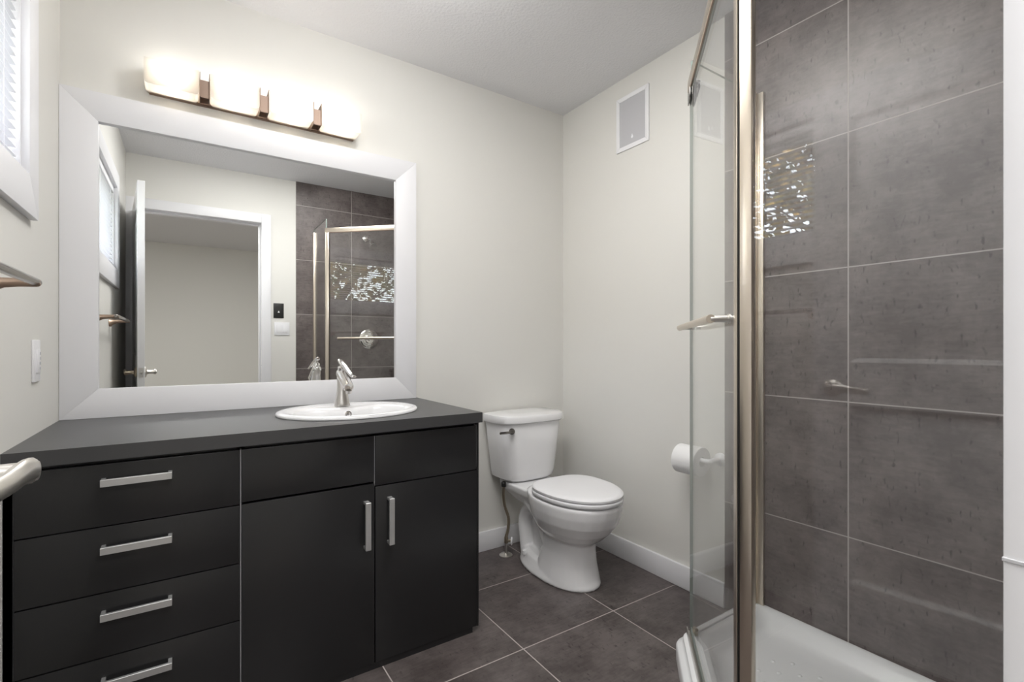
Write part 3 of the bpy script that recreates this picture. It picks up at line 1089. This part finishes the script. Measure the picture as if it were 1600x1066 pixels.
# ------------------------------------------------------------------ towel bar, timer switch on the window wall
tb = thing('towel_bar', 'bronze-nickel towel bar under the window', 'towel bar', (XL, 1.21, 1.21))
tbx, tbz = XL + 0.080, 1.220
bm = B(); tube(bm, [(tbx, 0.935, tbz), (tbx, 1.478, tbz)], 0.0090, 16, round_ends=True)
o = obj('bar', bm, M_barmetal, tb); o['label'] = 'round polished bar'
for y, s in ((0.953, 1), (1.464, 1)):
    bm = B()
    pts = [(XL, y, tbz - 0.012), (XL + 0.004, y, tbz - 0.012), (XL + 0.012, y, tbz - 0.009), (XL + 0.03, y, tbz - 0.005), (XL + 0.055, y, tbz - 0.003), (XL + 0.082, y, tbz - 0.002)]
    tube(bm, pts, [0.028, 0.028, 0.020, 0.013, 0.011, 0.010], 20, [0.022, 0.022, 0.016, 0.011, 0.0095, 0.009], round_ends=True)
    obj('bracket', bm, M_bronze, tb)

ts = thing('timer_switch', 'white slider switch plate on the wall above the countertop', 'switch', (XL, 1.878, 0.978))
bm = B(); box(bm, XL, XL + 0.006, 1.843, 1.913, 0.978, 1.096, 0.002)
obj('plate', bm, M_plastic, ts)
bm = B(); box(bm, XL + 0.004, XL + 0.010, 1.862, 1.894, 1.003, 1.070, 0.0015)
obj('switch_panel', bm, M_plastic, ts)
for k in range(4):
    bm = B(); box(bm, XL + 0.009, XL + 0.0112, 1.8845, 1.891, 1.012 + k * 0.014, 1.020 + k * 0.014, 0.0006, 1)
    obj('button', bm, M_grille, ts)

# ------------------------------------------------------------------ plates beside the door (seen in the mirror)
bp = thing('wall_jack_plate', 'black wall plate above the white double switch beside the doorway', 'wall plate', (0.617, YW, 1.307))
bm = B(); box(bm, 0.579, 0.655, YW, YW + 0.006, 1.307, 1.426, 0.002)
obj('plate', bm, M_dark, bp)
bm = B()
v = [bm.verts.new(Vector(p)) for p in [(0.609, YW + 0.006, 1.350), (0.625, YW + 0.006, 1.350), (0.617, YW + 0.006, 1.366), (0.609, YW + 0.0075, 1.350), (0.625, YW + 0.0075, 1.350), (0.617, YW + 0.0075, 1.366)]]
for f in ((0, 1, 2), (3, 5, 4), (0, 3, 4, 1), (1, 4, 5, 2), (2, 5, 3, 0)):
    bm.faces.new([v[i] for i in f])
o = obj('mark', bm, M_plastic, bp, 0); o['label'] = 'small white triangle'
sw = thing('light_switch', 'white double light switch beside the doorway, seen in the mirror', 'light switch', (0.641, YW, 1.167))
bm = B(); box(bm, 0.584, 0.698, YW, YW + 0.006, 1.167, 1.272, 0.002)
obj('plate', bm, M_plastic, sw)
for a in (0.603, 0.648):
    bm = B(); box(bm, a, a + 0.033, YW + 0.004, YW + 0.010, 1.187, 1.252, 0.0015)
    obj('rocker', bm, M_plastic, sw)

# ------------------------------------------------------------------ shower tray
PA = Vector((1.4347, 1.0359, 0)); PB = Vector((0.8885, 0.5246, 0))
dia = (PA - PB).normalized()
nrm = Vector((-dia.y, dia.x, 0))       # points out into the room
xw = XR - 0.009
yw2 = YW + 0.009


def neo(off, z, back=0.0):
    """neo-angle outline, edges moved outward by off; the two wall sides moved in by back."""
    # glass lines: y = PA.y (return), x = PB.x (return), diagonal through PA-PB
    yA = PA.y + off
    xB = PB.x - off
    c = nrm.dot(PA) + off
    # intersection diagonal with y = yA and x = xB
    xA = (c - nrm.y * yA) / nrm.x
    yB = (c - nrm.x * xB) / nrm.y
    return [(xw - back, yw2 + back, z), (xw - back, yA, z), (xA, yA, z), (xB, yB, z), (xB, yw2 + back, z)]


TZ = 0.088


def sub_poly(poly, r=0.03, seg=5, corners=(0, 1, 2, 3, 4)):
    """round the corners of a plan polygon."""
    out = []
    n = len(poly)
    for i, p in enumerate(poly):
        p = Vector(p)
        a = Vector(poly[i - 1]); b = Vector(poly[(i + 1) % n])
        da = (a - p).normalized(); db = (b - p).normalized()
        for k in range(seg + 1):
            t = k / seg
            q0 = p + da * r; q1 = p + db * r
            out.append(q0 * (1 - t) ** 2 + p * 2 * t * (1 - t) + q1 * t * t)
    return out


tray = thing('shower_tray', 'white five-sided acrylic shower tray with a dimpled floor', 'shower tray', (1.4, 0.6, 0))
bm = B()
rings = [sub_poly(neo(0.048, 0.0), 0.02), sub_poly(neo(0.048, 0.048), 0.02), sub_poly(neo(0.043, 0.057), 0.02), sub_poly(neo(0.030, 0.060), 0.02),
         sub_poly(neo(0.025, 0.066), 0.02), sub_poly(neo(0.025, TZ - 0.005), 0.02), sub_poly(neo(0.019, TZ), 0.02), sub_poly(neo(-0.022, TZ, 0.018), 0.03), sub_poly(neo(-0.028, TZ - 0.006, 0.024), 0.032),
         sub_poly(neo(-0.040, TZ - 0.010, 0.034), 0.038), sub_poly(neo(-0.060, 0.045, 0.052), 0.05), sub_poly(neo(-0.085, 0.033, 0.078), 0.06), sub_poly(neo(-0.14, 0.030, 0.13), 0.06)]
loft(bm, rings)
basin = obj('basin', bm, M_acryl, tray, 50)
bm = B()
cen = Vector((1.41, 0.56, 0))
poly = neo(-0.15, 0, 0.14)


def inside(x, y):
    n = len(poly)
    s = None
    for i in range(n):
        a, b = poly[i], poly[(i + 1) % n]
        cr = (b[0] - a[0]) * (y - a[1]) - (b[1] - a[1]) * (x - a[0])
        if s is None:
            s = cr > 0
        elif (cr > 0) != s:
            return False
    return True


for i in range(-12, 13):
    for j in range(-12, 13):
        u, v_ = i * 0.042, j * 0.042
        if (i + j) % 2:
            continue
        x, y = cen.x + u, cen.y + v_
        if inside(x, y):
            lathe(bm, [(0.0075, 0.0295), (0.0065, 0.0318), (0.003, 0.0328), (0.0, 0.033)], (x, y, 0), (0, 0, 1), 10)
o = obj('floor_dimples', bm, M_acryl, basin, 60); o['kind'] = 'stuff'
bm = B(); lathe(bm, [(0.0, 0.0295), (0.045, 0.0295), (0.045, 0.0325), (0.04, 0.0335), (0.0, 0.033)], (1.42, 0.50, 0), (0, 0, 1), 28)
o = obj('drain', bm, M_chrome, tray); o['label'] = 'round chrome drain'

# ------------------------------------------------------------------ shower enclosure
enc = thing('shower_enclosure', 'frameless glass neo-angle shower enclosure with champagne metal trim', 'shower enclosure', (PB.x, PB.y, TZ))
GZ0, GZT = TZ + 0.004, 2.057


def glass_panel(name, a, b, z0, z1, parent, th=0.008):
    a, b = Vector(a), Vector(b)
    d = (b - a).normalized()
    n = Vector((-d.y, d.x, 0)) * th / 2
    bm = B()
    q = [a - n, b - n, b + n, a + n]
    lo = [bm.verts.new(Vector((p.x, p.y, z0))) for p in q]
    hi = [bm.verts.new(Vector((p.x, p.y, z1))) for p in q]
    for k, mi in ((0, 0), (1, 1), (2, 0), (3, 1)):
        l = (k + 1) % 4
        f = bm.faces.new((lo[k], lo[l], hi[l], hi[k])); f.material_index = mi
    for f in (bm.faces.new(lo), bm.faces.new(hi)):
        f.material_index = 1
    return obj(name, bm, [M_glass, M_glassedge], parent, 0)


glass_panel('glass_panel', (xw - 0.012, PA.y, 0), (PA.x + 0.006, PA.y, 0), GZ0, GZT, enc)
glass_panel('glass_panel', (PB.x, yw2 + 0.012, 0), (PB.x, PB.y - 0.006, 0), GZ0, GZT, enc)
gd = glass_panel('glass_door', PA - dia * 0.004, PB + dia * 0.022, GZ0 + 0.022, 1.945, enc)


def bar_box(bm, a, b, w0, w1, z0, z1, bev=0.0015):
    """box along a-b, from w0 to w1 across (room side positive)."""
    a, b = Vector(a), Vector(b)
    d = (b - a)
    L_ = d.length
    Mx = Matrix.Translation((a.x, a.y, 0)) @ Matrix.Rotation(math.atan2(d.y, d.x), 4, 'Z')
    box(bm, 0, L_, w0, w1, z0, z1, bev, 2, 0, Mx)


# corner post of two metal profiles with a dark seal between them
bm = B()
bar_box(bm, PB, PB + dia * 0.022, -0.011, 0.0025, TZ, 1.952, 0.002)
post = obj('post', bm, M_champ, enc)
bm = B()
bar_box(bm, PB + dia * 0.001, PB + dia * 0.024, 0.0025, 0.0105, TZ, 1.946, 0.0006)
o = obj('door_seal', bm, M_gap, enc); o['label'] = 'dark seal strip beside the post'
bm = B()
bar_box(bm, PB + dia * 0.002, PB + dia * 0.026, 0.0105, 0.0125, TZ + 0.02, 1.946, 0.0006)
obj('door_stile', bm, M_champ, gd)
bm = B()
box(bm, PB.x - 0.008, PB.x + 0.008, PB.y - 0.020, PB.y + 0.004, TZ, 1.95, 0.002)
obj('panel_stile', bm, M_champ, enc)
# wall channels
bm = B(); box(bm, xw - 0.026, xw, PA.y - 0.010, PA.y + 0.010, TZ, 2.058, 0.002)
box(bm, xw - 0.014, xw, PA.y - 0.036, PA.y - 0.009, TZ, 2.05, 0.002)
obj('wall_channel', bm, M_champ, enc)
bm = B(); box(bm, PB.x - 0.010, PB.x + 0.010, yw2, yw2 + 0.026, TZ, 2.03, 0.002)
obj('wall_channel', bm, M_champ, enc)
# header rail over the door with its end bracket
bm = B()
bar_box(bm, PB - dia * 0.01, PA + dia * 0.012, -0.007, 0.010, 1.950, 1.984, 0.003)
hdr = obj('header_rail', bm, M_champ, enc)
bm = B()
bar_box(bm, PB + dia * 0.03, PA - dia * 0.045, -0.006, 0.007, 1.9455, 1.951, 0.001)  # dark strip put in for the shade beneath the rail
o = obj('header_shadow_strip', bm, M_brown, enc); o['label'] = 'brown strip standing in for the shadow under the header rail'
bm = B()
bar_box(bm, PA - dia * 0.075, PA - dia * 0.010, -0.020, -0.004, 1.922, 1.949, 0.003)
bar_box(bm, PA - dia * 0.040, PA + dia * 0.010, -0.013, -0.0045, 1.900, 1.949, 0.003)
bar_box(bm, PA - dia * 0.040, PA + dia * 0.010, 0.0045, 0.009, 1.905, 1.949, 0.002)
o = obj('top_pivot', bm, M_darkchrome, enc); o['label'] = 'dark metal pivot clamp at the top of the glass door'
# threshold track on the tray curb, lower pivot and end cap
bm = B()
bar_box(bm, PB + dia * 0.01, PA + dia * 0.010, -0.011, 0.013, TZ, TZ + 0.012, 0.002)
bar_box(bm, PB + dia * 0.01, PA + dia * 0.010, 0.009, 0.013, TZ + 0.010, TZ + 0.024, 0.001)
obj('threshold_track', bm, M_nickel, enc)
bm = B()
lathe(bm, [(0.0, 0), (0.014, 0), (0.014, 0.016), (0.009, 0.022), (0.0, 0.022)], (PA.x + 0.012, PA.y - 0.004, TZ + 0.003), (0, 0, 1), 18)
o = obj('bottom_pivot', bm, M_antique, enc); o['label'] = 'dark metal pivot at the foot of the glass door'
bm = B(); box(bm, PA.x + 0.012, xw - 0.01, PA.y - 0.007, PA.y + 0.007, TZ, TZ + 0.008, 0.001)
obj('sill_seal', bm, M_plastic, enc)
bm = B(); box(bm, PB.x - 0.007, PB.x + 0.007, yw2 + 0.01, PB.y, TZ, TZ + 0.008, 0.001)
obj('sill_seal', bm, M_plastic, enc)
# towel bar handle on the outside of the door
h0 = PA - dia * 0.035 + nrm * 0.040 + Vector((0, 0, 1.140)); h1 = PB + dia * 0.115 + nrm * 0.040 + Vector((0, 0, 1.138))
bm = B(); tube(bm, [h0, h1], 0.0095, 18)
hb = obj('door_towel_bar', bm, M_champ, gd)
for p in (h1 + dia * 0.006, h0 - dia * 0.02):
    bm = B()
    q = p - nrm * 0.040
    tube(bm, [q, q + nrm * 0.004, q + nrm * 0.006, q + nrm * 0.030, p], [0.011, 0.011, 0.0075, 0.0075, 0.0075], 14)
    obj('standoff', bm, M_nickel, hb)

# ------------------------------------------------------------------ shower head and valve (seen in the mirror)
hd = thing('overhead_shower', 'chrome shower head on a short arm high on the tiled wall', 'shower head', (1.324, YW, 2.02))
bm = B()
lathe(bm, [(0.0, 0), (0.028, 0), (0.027, 0.004), (0.014, 0.012), (0.0, 0.013)], (1.324, yw2, 2.035), (0, 1, 0), 20)
obj('flange', bm, M_chrome, hd)
bm = B(); tube(bm, smooth_path([(1.324, yw2, 2.035), (1.326, yw2 + 0.05, 2.036), (1.332, yw2 + 0.09, 2.015), (1.338, yw2 + 0.115, 1.985)], 5), 0.009, 12)
obj('arm', bm, M_chrome, hd)
bm = B(); lathe(bm, [(0.010, -0.012), (0.014, 0.0), (0.016, 0.012), (0.030, 0.030), (0.036, 0.048), (0.036, 0.056), (0.0, 0.056)], (1.338, yw2 + 0.115, 1.985), (0.12, 0.55, -0.8), 22)
obj('head', bm, M_chrome, hd)
vv = thing('shower_valve', 'round chrome shower control on the tiled wall', 'shower valve', (1.353, YW, 1.142))
bm = B(); lathe(bm, [(0.0, 0), (0.086, 0), (0.086, 0.004), (0.078, 0.011), (0.060, 0.013), (0.056, 0.008), (0.040, 0.010), (0.036, 0.030), (0.0, 0.032)], (1.353, yw2, 1.142), (0, 1, 0), 36)
obj('escutcheon', bm, M_chrome, vv)
bm = B()
lathe(bm, [(0.020, 0), (0.022, 0.02), (0.018, 0.034), (0.0, 0.036)], (1.353, yw2 + 0.028, 1.142), (0, 1, 0), 20)
tube(bm, [(1.353, yw2 + 0.055, 1.142), (1.325, yw2 + 0.058, 1.144), (1.285, yw2 + 0.056, 1.146)], [0.011, 0.010, 0.008], 12, round_ends=True)
obj('lever', bm, M_chrome, vv)

# ------------------------------------------------------------------ outside the window
bm = B(); box(bm, -22, XL - 0.6, -12, 14, -0.5, -0.4)
o = struct('ground_outside', bm, M_lawn, 'lawn outside the window', 'ground', smooth=0)
rnd = random.Random(7)
tree = thing('garden_tree', 'autumn tree with thin branches outside the window, seen in reflections', 'tree', (-5.4, 3.1, -0.4))
bm = B()
base = Vector((-5.4, 3.1, -0.4))
tips = []


def branch(p, d, L_, r, lev):
    pts = [p]
    for k in range(4):
        d = (d + Vector((rnd.uniform(-.25, .25), rnd.uniform(-.25, .25), rnd.uniform(-.1, .18)))).normalized()
        pts.append(pts[-1] + d * L_ / 4)
    tube(bm, pts, [r * (1 - 0.13 * i) for i in range(5)], 7)
    if lev >= 2:
        tips.extend(pts[1:])
    if lev >= 3:
        return
    for k in range(5 if lev else 8):
        q = pts[rnd.choice((2, 3, 4))] if lev else pts[rnd.choice((2, 3, 3, 4))]
        nd = (d * 0.45 + Vector((rnd.uniform(-1, 1), rnd.uniform(-1, 1), rnd.uniform(-.25, .7)))).normalized()
        branch(q, nd, L_ * 0.62, r * 0.45, lev + 1)


branch(base, Vector((0, 0, 1)), 3.3, 0.15, 0)
obj('trunk', bm, M_bark, tree, 60)
verts, faces = [], []
for p in tips:
    for k in range(8):
        c = p + Vector((rnd.gauss(0, .2), rnd.gauss(0, .2), rnd.gauss(0, .17)))
        a = Vector((rnd.gauss(0, 1), rnd.gauss(0, 1), rnd.gauss(0, 1))).normalized()
        b = a.orthogonal().normalized()
        n = a.cross(b)
        s = rnd.uniform(.04, .085)
        i = len(verts)
        verts += [c + a * s, c + b * s * .55 + n * s * .15, c - a * s, c - b * s * .55 + n * s * .15]
        faces.append((i, i + 1, i + 2, i + 3))
me = bpy.data.meshes.new('foliage')
me.from_pydata([v - base for v in verts], [], faces)
me.materials.append(M_leaf)
lf = bpy.data.objects.new('foliage', me)
COL.objects.link(lf)
lf.parent = tree
lf['kind'] = 'stuff'
bm = B(); box(bm, -11.5, -11.0, -9.5, 4.1, -0.4, 5.2)
house = obj('brick_house_wall', bm, M_brick, None, 0)
tag(house, 'red brick house wall across the yard outside the window', 'house')
